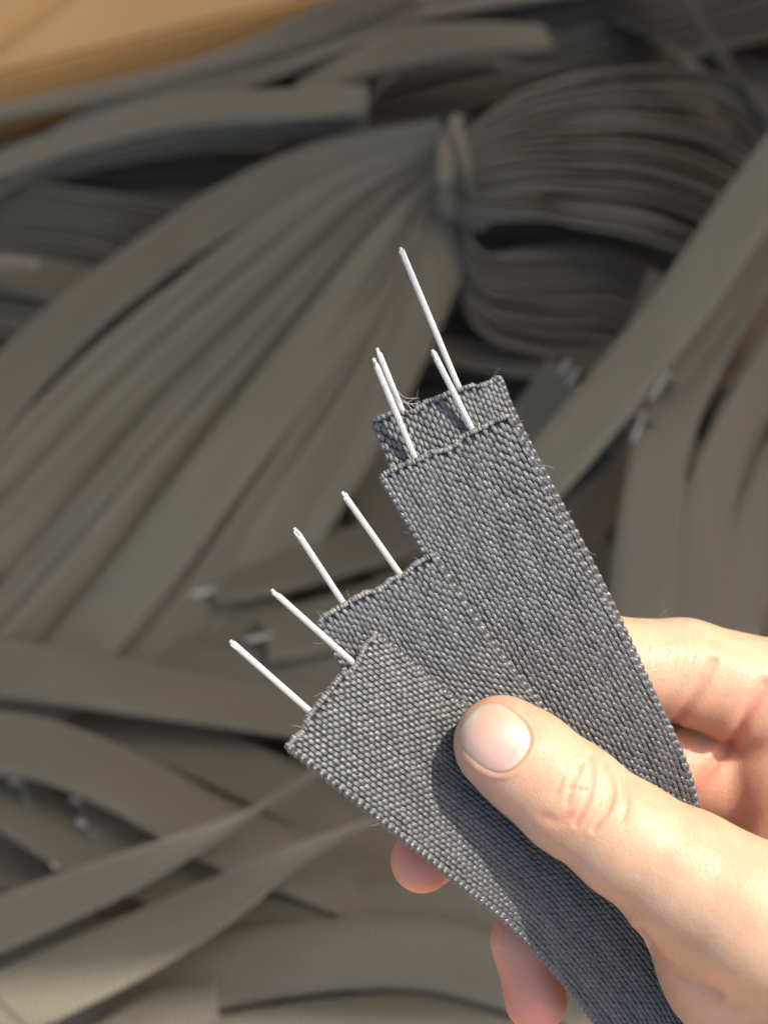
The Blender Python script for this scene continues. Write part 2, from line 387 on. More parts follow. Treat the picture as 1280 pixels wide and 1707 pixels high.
for q in range(17):
    f = q / 16; j = random.uniform(-6, 6)
    y0 = 245 + 120 * f; h0 = 74 - 20 * f
    L = [(762, y0, h0), (825, y0 - 62 + 58 * f, h0 + 8), (930, 140 + 225 * f + j, h0 + 2 - 8 * f), (1060, 122 + 262 * f + 1.5 * j, h0 - 14), (1190, 140 + 300 * f + 2 * j, h0 - 40), (1330, 225 + 300 * f, h0 - 70)]
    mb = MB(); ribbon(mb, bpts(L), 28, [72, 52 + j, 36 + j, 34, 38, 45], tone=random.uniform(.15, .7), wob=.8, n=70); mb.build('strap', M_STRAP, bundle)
for q in range(8):
    j = random.uniform(-5, 5)
    L = [(772, 388 + 7 * q, 44 - 4 * q), (815, 425 + 17 * q + j, 32 - 4 * q), (900, 420 + 22 * q + j, 18 - 4 * q), (1020, 425 + 22 * q, 2 - 4 * q), (1140, 480 + 24 * q, -24 - 3 * q)]
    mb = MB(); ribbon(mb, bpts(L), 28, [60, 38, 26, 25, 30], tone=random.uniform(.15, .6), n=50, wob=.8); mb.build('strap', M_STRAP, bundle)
mb = MB()
ring = [B(748, 372, 40), B(742, 335, 80), B(742, 290, 96), B(745, 245, 92), B(752, 215, 70), B(775, 220, 30), B(790, 300, 10), B(775, 370, 20), B(748, 372, 40)]
ribbon(mb, np.array(ring), 9, 0, n=80, flat_normal=np.array((0.1, 0.5, 0.86)), wob=0.3, tone=.8)
tb = mb.build('tie_band', M_STRAP, bundle)
mb = MB()
ring = [B(785, 340, 60), B(780, 290, 92), B(768, 240, 96), B(760, 195, 84), B(790, 215, 50), B(800, 300, 40), B(785, 340, 60)]
ribbon(mb, np.array(ring), 7, 20, n=60, flat_normal=np.array((0.3, 0.5, 0.8)), wob=0.3, tone=.5); mb.build('tie_band', M_STRAP, bundle)

# -- sheaf with square cut ends, upper left
sheaf = thing('strap_bundle', B(380, 210, 0), 'flat sheaf of grey straps whose square ends stop left of the tied bundle', 'strap bundle')
for q in range(5):
    L = [(-80, 330 - 6 * q, 30 + 5 * q), (110, 272 - 9 * q, 36 + 5 * q), (300, 232 - 11 * q, 42 + 5.5 * q), (470, 215 - 10 * q, 48 + 6 * q), (604 + 5 * (q % 3), 205 - 10 * q, 54 + 6 * q)]
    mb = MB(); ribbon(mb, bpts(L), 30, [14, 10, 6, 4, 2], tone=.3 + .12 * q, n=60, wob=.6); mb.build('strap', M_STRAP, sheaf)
# -- stack of strap edges at the left margin
stack = thing('strap_bundle', B(60, 370, -20), 'stack of straps seen edge on beside the left end of the fan', 'strap bundle')
for q in range(12):
    L = [(-90, 318 + 11 * q, 30 - 2 * q), (40, 322 + 10 * q, 30 - 2 * q), (170, 338 + 10 * q, 26 - 2 * q), (310 - 9 * q, 360 + 11 * q, 14 - 2 * q)]
    mb = MB(); ribbon(mb, bpts(L), 26, 68, tone=random.uniform(.0, .5), n=30, wob=.7); mb.build('strap', M_STRAP, stack)

# -- single straps, each told apart by where it lies
P_ = 'grey straps heaped in the carton'
strap_thing('wide grey strap slanting up to the carton flap above the square ended sheaf', bpts([(-60, 330, 40), (80, 250, 50), (220, 175, 58), (400, 120, 60), (560, 70, 52), (700, 20, 44)]), roll=[8, 6, 4, 2, 5, 5], tone=.75)
strap_thing('dark strap draped along the foot of the brown cardboard flap', bpts([(-80, 205, 52), (60, 176, 56), (220, 141, 58), (400, 90, 60), (540, 36, 58), (680, -26, 56)]), roll=[8, 10, 14, 14, 10, 8], tone=.0)
strap_thing('short strap with a square end lying above the tied bundle', bpts([(500, 150, 52), (600, 105, 62), (700, 72, 68), (800, 62, 70), (915, 62, 66)]), roll=[20, 15, 5, 2, 0], tone=.7)
strap_thing('strap bending round behind the tie under the short square ended strap', bpts([(600, 190, 40), (650, 130, 56), (740, 100, 58), (860, 110, 52), (1000, 130, 36), (1130, 180, 10)]), roll=[50, 40, 30, 30, 40, 45], tone=.15)
strap_thing('strap crossing the dark top edge of the pile right of the cardboard flaps', bpts([(560, 60, 40), (720, 20, 44), (900, -10, 44), (1080, -30, 40)]), roll=18, tone=.3)
strap_thing('strap hanging at the top right corner with one pale edge', bpts([(1120, -60, 60), (1170, 40, 50), (1225, 130, 36), (1300, 240, 20)]), roll=[55, 60, 62, 60], tone=.2)
strap_thing('shaded strap below the top right corner beside the looping bundle', bpts([(1020, 30, 20), (1130, 90, 10), (1230, 200, 0), (1300, 320, -10)]), roll=30, tone=.05)
strap_thing('broad pale strap slanting down from the right edge to the held strap', bpts([(1370, 175, 150), (1250, 340, 140), (1140, 500, 128), (1030, 640, 116), (930, 760, 104), (820, 880, 90)]), roll=[-4, -4, -5, -6, -6, -8], width=29, tone=.9, wob=.2)
strap_thing('strap turning downward under the broad pale strap on the right', bpts([(1370, 250, 110), (1270, 420, 100), (1180, 560, 92), (1115, 690, 84), (1090, 820, 78), (1075, 950, 74), (1065, 1120, 70)]), roll=[-25, -25, -18, 10, 25, 15, 10], tone=.6)
strap_thing('wide strap running upright behind the raised finger on the right', bpts([(1330, 560, 60), (1240, 700, 56), (1185, 840, 54), (1165, 960, 52), (1160, 1150, 50)]), roll=[30, 30, 20, 8, 4], tone=.8)
strap_thing('strap leaning across the right edge of the photo above the finger', bpts([(1400, 640, 50), (1310, 780, 48), (1255, 920, 44), (1215, 1060, 40), (1200, 1180, 36)]), roll=[10, 14, 18, 20, 20], tone=.65)
strap_thing('shadowed strap with a pale edge right of the wire stubs', bpts([(1330, 470, 40), (1220, 570, 44), (1120, 690, 40), (1040, 800, 28), (960, 880, 20)]), roll=[50, 52, 55, 58, 55], tone=.1)
strap_thing('strap end with bare wires under the broad pale strap', bpts([(1240, 430, 96), (1160, 530, 104), (1088, 622, 106)]), roll=6, tone=.1, wires=[(-6, 13, -.2), (6, 16, -.2)])
strap_thing('lower strap end with two bare wires beside the upright strap', bpts([(1125, 470, 86), (1085, 590, 92), (1046, 690, 92)]), roll=5, tone=.05, wires=[(-7, 13, -.2), (7, 15, -.2)])
strap_thing('strap end with wire stubs peeping over the broad pale strap', bpts([(830, 760, 20), (900, 690, 40), (945, 625, 60)]), roll=10, tone=.05, wires=[(-4, 7, 0), (4, 6, 0)])
strap_thing('dark strap with two beige wire stubs pointing left of the held wires', bpts([(700, 880, -10), (560, 925, -6), (440, 955, 0), (350, 972, 4)]), roll=-6, tone=.15, wires=[(-5, 17, 0), (4, 14, 0)])
strap_thing('dark strap with one wire stub below the two beige stubs', bpts([(760, 960, -8), (640, 1010, -4), (530, 1045, 0), (440, 1062, 2)]), roll=-4, tone=.1, wires=[(0, 10, 0)])
strap_thing('dim strap crossing behind the held wires', bpts([(820, 1000, -20), (640, 1090, -14), (420, 1120, -10), (200, 1090, -8), (-40, 1040, -6)]), roll=8, tone=.2)
strap_thing('pale strap entering from the left edge at the height of the lowest wire', bpts([(-80, 1105, 20), (80, 1125, 22), (260, 1155, 18), (420, 1180, 8), (600, 1200, 0)]), roll=[10, 8, 5, 5, 8], tone=.5)
strap_thing('broad pale strap bending down from the left edge above the round wire ends', bpts([(-80, 1235, 34), (70, 1250, 36), (210, 1305, 32), (360, 1385, 24), (520, 1450, 12), (700, 1530, 0)]), roll=[0, 2, 6, 8, 8, 5], width=32, tone=.4)
strap_thing('strap in shade just below the pale bending strap', bpts([(-60, 1290, 12), (120, 1400, 12), (300, 1470, 8), (500, 1520, 0), (720, 1600, -6)]), roll=12, tone=.35)
strap_thing('thin twisting strap rising from the left edge toward the held strap', bpts([(-90, 1575, 44), (70, 1512, 48), (210, 1455, 52), (340, 1395, 54), (450, 1335, 54), (560, 1265, 50), (660, 1200, 44)]), roll=[20, 24, 35, 52, 68, 72, 70], tone=.95, wob=.2)
strap_thing('lower twisting strap rising from the bottom left corner', bpts([(-110, 1735, 44), (60, 1655, 50), (220, 1580, 56), (370, 1500, 60), (490, 1425, 62), (600, 1375, 60), (720, 1330, 56)]), roll=[4, 6, 14, 32, 55, 66, 66], tone=1.0, wob=.2)
strap_thing('strap running flat along the bottom under the ring finger', bpts([(1120, 1700, 0), (900, 1640, 6), (700, 1590, 10), (480, 1600, 14), (260, 1650, 18), (60, 1760, 10)]), roll=5, tone=.25)
strap_thing('strap lying flat below the middle finger tip', bpts([(1100, 1560, -6), (900, 1540, 0), (700, 1520, 4), (500, 1530, 8), (260, 1570, 8), (0, 1640, 6)]), roll=6, tone=.2)
strap_thing('darker strap end near the bottom left under the twisting strap', bpts([(150, 1760, 20), (240, 1700, 28), (360, 1668, 34)]), roll=-10, width=18, tone=.0)
strap_thing('strap crossing the bottom edge below the hand', bpts([(1300, 1790, -10), (1050, 1740, -6), (800, 1715, 0), (560, 1725, 6), (300, 1770, 10)]), roll=4, tone=.2)
strap_thing('small strap end poking in at the left edge under the edge on stack', bpts([(-70, 470, 56), (0, 440, 60), (62, 442, 62)]), roll=25, width=14, tone=.5)
strap_thing('strap end showing two round wire ends above the twisting strap', bpts([(330, 1330, -10), (220, 1340, 4), (135, 1350, 16)]), roll=10, tone=.2, wires=[(-7, 6, .8), (4, 7, .8)])
strap_thing('strap end showing one round wire end just above the twisting strap', bpts([(330, 1470, -14), (200, 1460, -2), (105, 1448, 10)]), roll=10, tone=.1, wires=[(0, 8, .8)])
strap_thing('strap end with a pale wire end at the left edge below the pale strap', bpts([(170, 1290, -6), (80, 1300, 6), (34, 1305, 16)]), roll=10, tone=.2, wires=[(0, 9, .5)])
strap_thing('strap lying in the dark hollow under the loops, above the held straps', bpts([(640, 560, -20), (780, 590, -14), (920, 600, -14), (1080, 560, -20)]), roll=18, tone=.3)
strap_thing('shaded strap sloping down behind the lower left corner of the frontmost held strap', bpts([(140, 1180, -14), (300, 1240, -8), (440, 1300, -6), (600, 1390, -10), (760, 1500, -16)]), roll=10, tone=.25)
strap_thing('dark strap peeping out left of the round wire ends', bpts([(-60, 1430, -20), (60, 1440, -18), (200, 1500, -18), (380, 1580, -20)]), roll=8, tone=.1)
# deep layers, too buried to tell apart: one heap, tones raised to stand in for haze
mb = MB()
for q in range(40):
    cx = random.uniform(-50, 1330); cy = (q + .5) / 40 * 2000 - 100
    a = random.uniform(-.8, .8) + (2.4 if cx < 600 else 2.2)
    ln = 520; h = -50 + random.uniform(-22, 10)
    L = [(cx + math.cos(a) * ln * t + 40 * math.sin(4 * t + q), cy - math.sin(a) * ln * t * .8, h + 12 * math.cos(5 * t + q)) for t in (-1, -.5, 0, .5, 1)]
    ribbon(mb, bpts(L), 30, random.uniform(-25, 25), tone=random.uniform(.25, .6), n=30)
for lay in range(2):
    for q in range(64):
        cy = (q + .5) / 64 * 2300 - 260
        L = [(-300 + 400 * t, cy + 50 * math.sin(q + t) + lay * 18, -88 - 14 * lay + 6 * math.cos(3 * t + q * 2)) for t in range(6)]
        ribbon(mb, bpts(L), 34, random.uniform(-10, 10), tone=random.uniform(.25, .6), n=24)
for q in range(14):
    L = [(880, 120 + 34 * q, -18 - 3 * q), (1020, 130 + 36 * q, -26), (1180, 150 + 36 * q, -34), (1340, 190 + 36 * q, -46), (1500, 250 + 36 * q, -60)]
    ribbon(mb, bpts(L), 32, random.uniform(-6, 14), tone=random.uniform(.25, .6), n=24)
for q in range(7):
    L = [(-120, 262 + 26 * q, 10 - 7 * q), (80, 258 + 26 * q, 12 - 7 * q), (260, 250 + 28 * q, 14 - 8 * q), (460, 230 + 30 * q, 10 - 8 * q)]
    ribbon(mb, bpts(L), 32, random.uniform(-6, 14), tone=random.uniform(.25, .6), n=24)
    L = [(640, 330 + 24 * q, 4 - 6 * q), (800, 345 + 24 * q, 0 - 6 * q), (960, 360 + 26 * q, -6 - 6 * q), (1130, 400 + 28 * q, -16 - 6 * q)]
    ribbon(mb, bpts(L), 32, random.uniform(-6, 14), tone=random.uniform(.25, .6), n=24)
for q in range(6):
    L = [(-200, 452 + 16 * q, 34 - 5 * q), (-20, 450 + 16 * q, 34 - 5 * q), (120, 470 + 18 * q, 24 - 5 * q), (260, 500 + 20 * q, 6 - 5 * q)]
    ribbon(mb, bpts(L), 30, random.uniform(-6, 14), tone=random.uniform(.25, .6), n=24)
for q in range(9):
    L = [(520 + 300 * t, 62 - 72 * t + 20 * q + 6 * math.sin(q + 2 * t), 30 - 5 * q) for t in range(5)]
    ribbon(mb, bpts(L), 32, random.uniform(0, 16), tone=random.uniform(.25, .6), n=24)
for q in range(5):
    L = [(-150 + 330 * t, 240 - 92 * t + 42 * q + 8 * math.sin(q * 2 + t), 26 - 12 * q + 5 * math.sin(q + t)) for t in range(6)]
    ribbon(mb, bpts(L), 30, 24 + 5 * math.sin(q * 2.2), tone=.3 * abs(math.sin(q)), n=40)
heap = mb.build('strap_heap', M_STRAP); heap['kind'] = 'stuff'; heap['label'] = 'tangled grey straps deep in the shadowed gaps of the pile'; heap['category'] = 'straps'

# ------------------------------------------------------------------ held straps (woven, with bare wires)
def held_strap(label, Lp, Rp, wires, curl=0.0, rag=0.0, pitch=0.00205, ncol=31):
    Lw = np.array([U(*p) for p in Lp]); Rw = np.array([U(*p) for p in Rp])
    n = 500
    D, ln = spline(np.c_[(Lw + Rw) / 2, Lw, Rw], n)
    # keep to even arc length; re-derive frames
    C, Ls, Rs = D[:, :3], D[:, 3:6], D[:, 6:9]
    Tt = unit(np.gradient(C, axis=0)); Wd = Rs - Ls; wid = np.linalg.norm(Wd, axis=1).mean()
    Wn = unit(Wd); Nn = unit(np.cross(Wn, Tt)); 
    if np.dot(Nn[0], c_f) > 0: Nn = -Nn
    th = 0.0009
    sgrid = np.linspace(0, ln, n)
    def at(A, s):
        i = np.clip(s / ln * (n - 1), 0, n - 1)
        return np.stack([np.interp(i, np.arange(n), A[:, j]) for j in range(3)], -1)
    endoff = lambda u: 0.0006 * np.sin(9 * u + rag * 5) + 0.0004 * np.sin(23 * u + rag)
    def pos(u, s):
        u = np.asarray(u); s = np.asarray(s)
        return at(Ls, s) * (1 - u)[:, None] + at(Rs, s) * u[:, None] + at(Nn, s) * (curl * (1 - (2 * u - 1) ** 2))[:, None] 
    root = thing('webbing_strap', C[0], label, 'strap', 'sample straps fanned in the hand')
    # core band
    mb = MB(); nu = 12; ns = 160
    uu, ss = np.meshgrid(np.linspace(0.02, .98, nu + 1), np.linspace(0.0005, ln, ns + 1), indexing='ij')
    p = pos(uu.ravel(), ss.ravel()); nn = at(Nn, ss.ravel())
    V = np.vstack([p + nn * th * .55, p - nn * th]); m0 = len(p); idx = np.arange(m0).reshape(nu + 1, ns + 1)
    q = np.stack([idx[:-1, :-1], idx[1:, :-1], idx[1:, 1:], idx[:-1, 1:]], -1).reshape(-1, 4)
    ring = np.r_[idx[:, 0], idx[-1, 1:], idx[::-1, -1][1:], idx[0, ::-1][1:]]
    mb.add(V, np.vstack([q, q[:, ::-1] + m0, np.stack([ring[:-1], ring[1:], ring[1:] + m0, ring[:-1] + m0], -1)]))
    mb.build('band', M_CORE, root)
    # warp floats, front and back
    cw = wid / ncol
    mb = MB()
    for side, tm in ((1, BALL3), (-1, BALL2)):
        uL, sL, tn = [], [], []
        nrow = int(ln / pitch)
        col_off = rng.uniform(-.10, .10, ncol)
        for c in range(ncol):
            j = np.arange(nrow)
            s = (j + .5 + .5 * (c % 2) + col_off[c] + rng.normal(0, .035, nrow)) * pitch + 0.0004
            u = np.full(nrow, (c + .5) / ncol) + rng.normal(0, .0012, nrow) + .0016 * np.sin(j * .7 + c)
            uL.append(u); sL.append(s); tn.append(np.clip(.42 + rng.normal(0, .20, nrow) + .22 * math.sin(c * .9 + rag) + .12 * math.sin(c * 2.3), 0, 1))
        u = np.concatenate(uL); s = np.concatenate(sL); tn = np.concatenate(tn)
        keep = (s > 0.0006 + endoff(u)) & (s < ln - .001); u, s, tn = u[keep], s[keep], tn[keep]
        nn = at(Nn, s) * side; tt = at(Tt, s); ww = unit(at(Wn, s)); k = len(u)
        a = (rng.normal(0, .07, k) + .10 * side)[:, None]; t2 = unit(tt + ww * a); w2 = unit(ww - tt * a)
        hgt = (0.00042 * rng.uniform(.8, 1.2, k))[:, None]
        P = pos(u, s) + nn * (th * .62)
        nn = unit(nn + w2 * rng.normal(0, .09, k)[:, None] + t2 * rng.normal(0, .09, k)[:, None])
        blobs(mb, P, w2 * (cw * .545 * rng.uniform(.92, 1.08, k))[:, None], t2 * (pitch * .64 * rng.uniform(.92, 1.08, k))[:, None], nn * hgt, tn, tm, .74)
    # selvedge loops along both edges
    for eu, sg in ((0.0, -1), (1.0, 1)):
        j = np.arange(int(ln / pitch * 1.0)); s = (j + .5) * pitch + rng.normal(0, 5e-5, len(j)); s = s[s < ln - .001]
        u = np.full(len(s), eu); nn = at(Nn, s); tt = at(Tt, s); ww = at(Wn, s) * sg; k = len(s)
        for hz, tl in ((.45, .5), (-.45, -.5)):
            t2 = unit(tt + nn * tl * .5 + ww * .1); w2 = unit(np.cross(t2, nn)); 
            blobs(mb, pos(u, s + (0.25 if hz < 0 else 0) * pitch) + nn * th * hz + ww * .0001, ww * .00072, t2 * pitch * .52, unit(np.cross(ww, t2)) * .0006, rng.uniform(.3, 1, k), BALL3, .95)
    y = mb.build('woven_yarn', M_YARN, root); y['kind'] = 'stuff'
    # heat cut end: a ragged glossy ridge
    mb = MB(); k = 64
    u = np.linspace(.0, 1.0, k) + rng.normal(0, .004, k); s = np.clip(0.0002 + endoff(u) + rng.normal(0, .00012, k), 0, None)
    nn = at(Nn, s); tt = at(Tt, s); ww = at(Wn, s)
    P = pos(u, np.zeros(k)) + tt * (s - .0002)[:, None]
    blobs(mb, P + nn * .0008 * rng.uniform(.3, 1.1, k)[:, None], ww * (.00042 * rng.uniform(.7, 1.5, k))[:, None], tt * .00062 * rng.uniform(.8, 1.3, k)[:, None], nn * (.00075 * rng.uniform(.7, 1.2, k))[:, None], rng.uniform(0, 1, k), BALL2)
    blobs(mb, P - nn * .0006, ww * .0006, tt * .00045, nn * .0008, rng.uniform(0, .6, k), BALL2)
    mb.build('heat_cut_edge', M_RIM, root)
    mb = MB(); k = 12
    for q in range(k):
        side = q % 3; sg = -1 if side == 0 else 1
        if side < 2: u0 = 0.0 if side == 0 else 1.0; s0 = random.uniform(.001, ln * .25)
        else: u0 = random.uniform(.02, .98); s0 = .0003
        s0a = np.array([s0]); w0 = at(Wn, s0a)[0]; t0 = at(Tt, s0a)[0]; n0 = at(Nn, s0a)[0]
        out = w0 * sg if side < 2 else -t0
        a0 = pos(np.array([u0]), s0a)[0] + n0 * random.uniform(-.0006, .0008)
        l0 = random.choice((.0012, .0016, .002, .0032)) * random.uniform(.7, 1.2)
        d1 = out + (t0 if side < 2 else w0) * random.uniform(-.9, .9) + n0 * random.uniform(-.3, .6); d2 = d1 + (t0 if side < 2 else w0) * random.uniform(-1.2, 1.2)
        Pq, _ = spline(np.array([a0 - out * .0006, a0 + d1 * l0 * .5, a0 + (d1 + d2) * l0 * .5]), 9)
        tube(mb, Pq, np.linspace(3.2e-5, 2e-5, 9), 4)
    fz = mb.build('fuzz', M_FIBRE, root); fz['kind'] = 'stuff'
    # bare wires; each enters the band
    for w in wires:
        (ax, ay, ad), (bx, by, bd) = w
        p1, p0 = U(ax, ay, ad), U(bx, by, bd)
        p0 = p0 + unit(p0 - p1) * .002
        twisted_wire(p0, p1, bend=random.uniform(-.0003, .0003)).build('wire', M_WIRE, root)
    return root, pos

TL = [(1000, 1715), (1080, 1860)]; TR = [(1175, 1580), (1265, 1760)]
def tail(d): return [(x, y, d) for x, y in TL], [(x, y, d) for x, y in TR]
def mk(label, L, Rr, d_tail, wires, **k):
    a, b_ = tail(d_tail); return held_strap(label, L + a, Rr + b_, wires, **k)
s1, pos1 = mk('rearmost held strap, its top end highest with the longest bare wire',
   [(622, 702, .3110), (668, 810, .3085), (790, 1080, .3065), (905, 1330, .3065)],
   [(832, 630, .3080), (868, 715, .3075), (1025, 1020, .3065), (1130, 1280, .3065)], .3105,
   [((628, 580, .3095), (666, 674, .3098)), ((667, 412, .3060), (765, 647, .3090))], curl=.0006, rag=1)
s2, pos2 = mk('upper held strap in front of the rearmost one, wires standing beside its wires',
   [(635, 795, .3060), (712, 930, .3055), (800, 1110, .3045), (930, 1400, .3045)],
   [(850, 692, .3050), (940, 880, .3045), (1050, 1085, .3040), (1155, 1320, .3045)], .3085,
   [((622, 597, .3040), (690, 760, .3056)), ((720, 583, .3030), (785, 712, .3051))], curl=.0010, rag=2)
s3, pos3 = mk('third held strap, mostly hidden behind the lowest one, with two slanting wires',
   [(530, 1035, .3005), (610, 1170, .3010), (800, 1410, .3020), (900, 1550, .303)],
   [(722, 925, .3030), (820, 1073, .3022), (975, 1270, .3022), (1085, 1430, .3025)], .3065,
   [((490, 880, .2990), (575, 1010, .3010)), ((570, 820, .3000), (665, 955, .3022))], curl=.0006, rag=3)
s4, pos4 = mk('frontmost held strap under the thumb, sunlit at lower left with two wires',
   [(477, 1243, .2865), (640, 1372, .2872), (760, 1468, .2893), (870, 1560, .2940)],
   [(625, 1057, .2985), (770, 1180, .2990), (900, 1292, .2998), (1030, 1410, .3005)], .3045,
   [((383, 1068, .2885), (518, 1187, .2898)), ((452, 983, .2935), (585, 1102, .2955))], curl=.0008, rag=4, pitch=.0016, ncol=30)
# loose filaments by the rear strap's left wire
mb = MB()
for q in range(7):
    a = U(652 + 4 * q, 640 + random.uniform(0, 14), .3088) if q < 3 else U(648 + 6 * q, 655 + 3 * q, .3088)
    c = U(700 + random.uniform(-12, 10), 668 + random.uniform(-6, 6), .309); mm = (a + c) / 2 + c_u * random.uniform(-.0025, -.0008) + c_r * random.uniform(-.001, .001)
    P, _ = spline(np.array([a, mm, c]), 14); tube(mb, P, 4.5e-5, 4)
mb.build('loose_fibre', M_FIBRE, s1)

# ------------------------------------------------------------------ hand: one implicit surface
def cmm(px, py, d):     # camera-frame millimetres
    return np.array(((px - 640) / FPX * d, (853.5 - py) / FPX * d, -d)) * 1000
def chain(L): return [(cmm(x, y, d), r * d / FPX * 1000) for x, y, d, r in L]
thumb = chain([(838, 1240, .2868, 80), (880, 1272, .2868, 84), (950, 1330, .2862, 91), (1050, 1403, .2835, 95), (1140, 1458, .2815, 102), (1240, 1520, .279, 118), (1400, 1600, .283, 150)])
pad = chain([(834, 1243, .2912, 72), (890, 1286, .2905, 78)])
thenar = chain([(1150, 1480, .288, 108), (1235, 1600, .296, 134), (1330, 1700, .300, 170)])
index = chain([(770, 1275, .3190, 56), (850, 1210, .3210, 62), (1000, 1112, .3265, 84), (1140, 1118, .3290, 84), (1300, 1170, .3320, 100), (1430, 1240, .334, 115)])
middle = chain([(703, 1436, .3195, 52), (800, 1360, .3250, 60), (990, 1255, .3370, 72), (1200, 1290, .3400, 86), (1430, 1390, .341, 110)])
ring_f = chain([(893, 1667, .3170, 52), (880, 1570, .3200, 58), (900, 1480, .330, 62), (1040, 1420, .3430, 70), (1220, 1440, .345, 82), (1440, 1510, .345, 105)])
little = chain([(1090, 1790, .3240, 46), (1050, 1700, .3290, 50), (1060, 1590, .3430, 56), (1230, 1570, .346, 72), (1440, 1640, .345, 95)])
palm = chain([(1330, 1290, .3350, 130), (1400, 1420, .3350, 160), (1420, 1560, .332, 180)]) 
wrist = chain([(1420, 1600, .318, 230), (1700, 1850, .315, 215)])

def cone_sdf(P, a, ra, b, rb):
    ba = b - a; l2 = float(ba @ ba)
    t = np.clip(((P - a) @ ba.astype(P.dtype)) / l2, 0, 1)
    d = P - (a.astype(P.dtype) + t[..., None] * ba.astype(P.dtype))
    return np.sqrt((d * d).sum(-1)) - (ra + (rb - ra) * t)
def smin(a, b, k):
    h = np.clip(.5 + .5 * (b - a) / k, 0, 1)
    return b + (a - b) * h - k * h * (1 - h)
def chain_sdf(P, ch, k):
    out = None
    for (a, ra), (b, rb) in zip(ch[:-1], ch[1:]):
        d = cone_sdf(P, a, ra, b, rb); out = d if out is None else smin(out, d, k)
    return out
def hand_sdf(P):
    d = chain_sdf(P, palm, 4)
    d = smin(d, chain_sdf(P, wrist, 4), 12)
    d = smin(d, chain_sdf(P, index, 2.5), 3)
    d = smin(d, chain_sdf(P, middle, 2.5), 2.5)
    d = smin(d, chain_sdf(P, ring_f, 2.5), 2.5)
    d = smin(d, chain_sdf(P, little, 2.5), 2.5)
    th = smin(chain_sdf(P, thumb, 3), chain_sdf(P, thenar, 4), 7)
    th = smin(th, chain_sdf(P, pad, 3), 3)
    return smin(d, th, 3.0)
lo = np.array((0.5, -130., -362.)); hi = np.array((108., -16., -262.)); h = 0.5
ax = [np.arange(lo[i], hi[i], h, dtype=np.float32) for i in range(3)]
G = np.empty((len(ax[0]), len(ax[1]), len(ax[2])), np.float32)
for i0 in range(0, len(ax[0]), 24):
    X = np.stack(np.meshgrid(ax[0][i0:i0 + 24], ax[1], ax[2], indexing='ij'), -1)
    G[i0:i0 + 24] = hand_sdf(X)
G[0] = G[-1] = 1; G[:, 0] = G[:, -1] = 1; G[:, :, 0] = G[:, :, -1] = 1
# surface nets
s = G < 0
nx, ny, nz_ = np.array(G.shape) - 1
cs = np.zeros((nx, ny, nz_), np.int8)
for a in (0, 1):
    for bq in (0, 1):
        for c in (0, 1): cs += s[a:nx + a, bq:ny + bq, c:nz_ + c]
act = (cs > 0) & (cs < 8); ids = np.full(act.shape, -1, np.int32); ii = np.argwhere(act); ids[act] = np.arange(len(ii))
V = lo + (ii + .5) * h
Q = []
for axn in range(3):
    o = [0, 0, 0]; o[axn] = 1
    A = s[:s.shape[0] - o[0], :s.shape[1] - o[1], :s.shape[2] - o[2]]; Bs = s[o[0]:, o[1]:, o[2]:]
    E = np.argwhere(A != Bs); flip = A[tuple(E.T)]
    b1 = np.zeros(3, int); b2 = np.zeros(3, int); b1[(axn + 1) % 3] = 1; b2[(axn + 2) % 3] = 1
    ok = np.all((E >= b1 + b2) & (E < np.array(act.shape)), 1); E = E[ok]; flip = flip[ok]
    q = np.stack([ids[tuple((E - b1 - b2).T)], ids[tuple((E - b2).T)], ids[tuple(E.T)], ids[tuple((E - b1).T)]], 1)
    q[~flip] = q[~flip][:, ::-1]; Q.append(q)
Q = np.vstack(Q)
inner = np.all((V > lo + 2 * h) & (V < hi - 2 * h), 1)
def grad(P, e=.15):
    g = np.stack([hand_sdf(P + np.eye(3)[i] * e) - hand_sdf(P - np.eye(3)[i] * e) for i in range(3)], -1); return unit(g)
for _ in range(4):
    g_ = grad(V); V = V - (g_ * np.clip(hand_sdf(V), -.6, .6)[:, None]) * inner[:, None]
Nr = grad(V)
# pixel of each vertex, for laying out creases
PX = 640 + V[:, 0] / -V[:, 2] * FPX; PY = 853.5 - V[:, 1] / -V[:, 2] * FPX; face = Nr @ np.array((0, 0, 1.0)); DEP = -V[:, 2]
def polydist(L, px, py):
    d = np.full(len(px), 1e9)
    L, _ = spline(np.array([(x, y, 0) for x, y in L], float), 40)
    for (x0, y0, _), (x1, y1, _) in zip(L[:-1], L[1:]):
        ex, ey = x1 - x0, y1 - y0; t = np.clip(((px - x0) * ex + (py - y0) * ey) / (ex * ex + ey * ey + 1e-9), 0, 1)
        d = np.minimum(d, np.hypot(px - x0 - t * ex, py - y0 - t * ey))
    return d
tone = np.zeros(len(V)); disp = np.zeros(len(V))
near = (DEP < 300) & (face > .05); far = (DEP > 296) & (face > 0)
def groove(L, depth, wpx, where, ridge=.5, red=0.0):
    global disp, tone
    d = polydist(L, PX, PY); g = np.exp(-(d / wpx) ** 2)
    depth = depth * .95; ridge = ridge * .55
    r = np.exp(-((d - 2.3 * wpx) / (1.4 * wpx)) ** 2)
    disp = disp + np.where(where, -depth * g + depth * ridge * r, 0); tone = tone + np.where(where, red * np.exp(-(d / (2 * wpx)) ** 2), 0)
groove([(984, 1262), (988, 1292), (981, 1332), (960, 1374)], .46, 4.2, near, .5, .25)
groove([(1010, 1274), (1022, 1305), (1016, 1345), (990, 1384)], .52, 4.2, near, .6, .28)
groove([(970, 1272), (954, 1308), (946, 1340)], .36, 4, near, .4, .2)
groove([(952, 1314), (978, 1319)], .3, 3.6, near, .3, .15)
groove([(934, 1300), (926, 1325)], .16, 5, near, .3)
groove([(1038, 1300), (1046, 1330), (1040, 1365)], .22, 4.5, near, .3, .1)
groove([(905, 1362), (930, 1370), (950, 1362)], .35, 9, near, .2, .45)
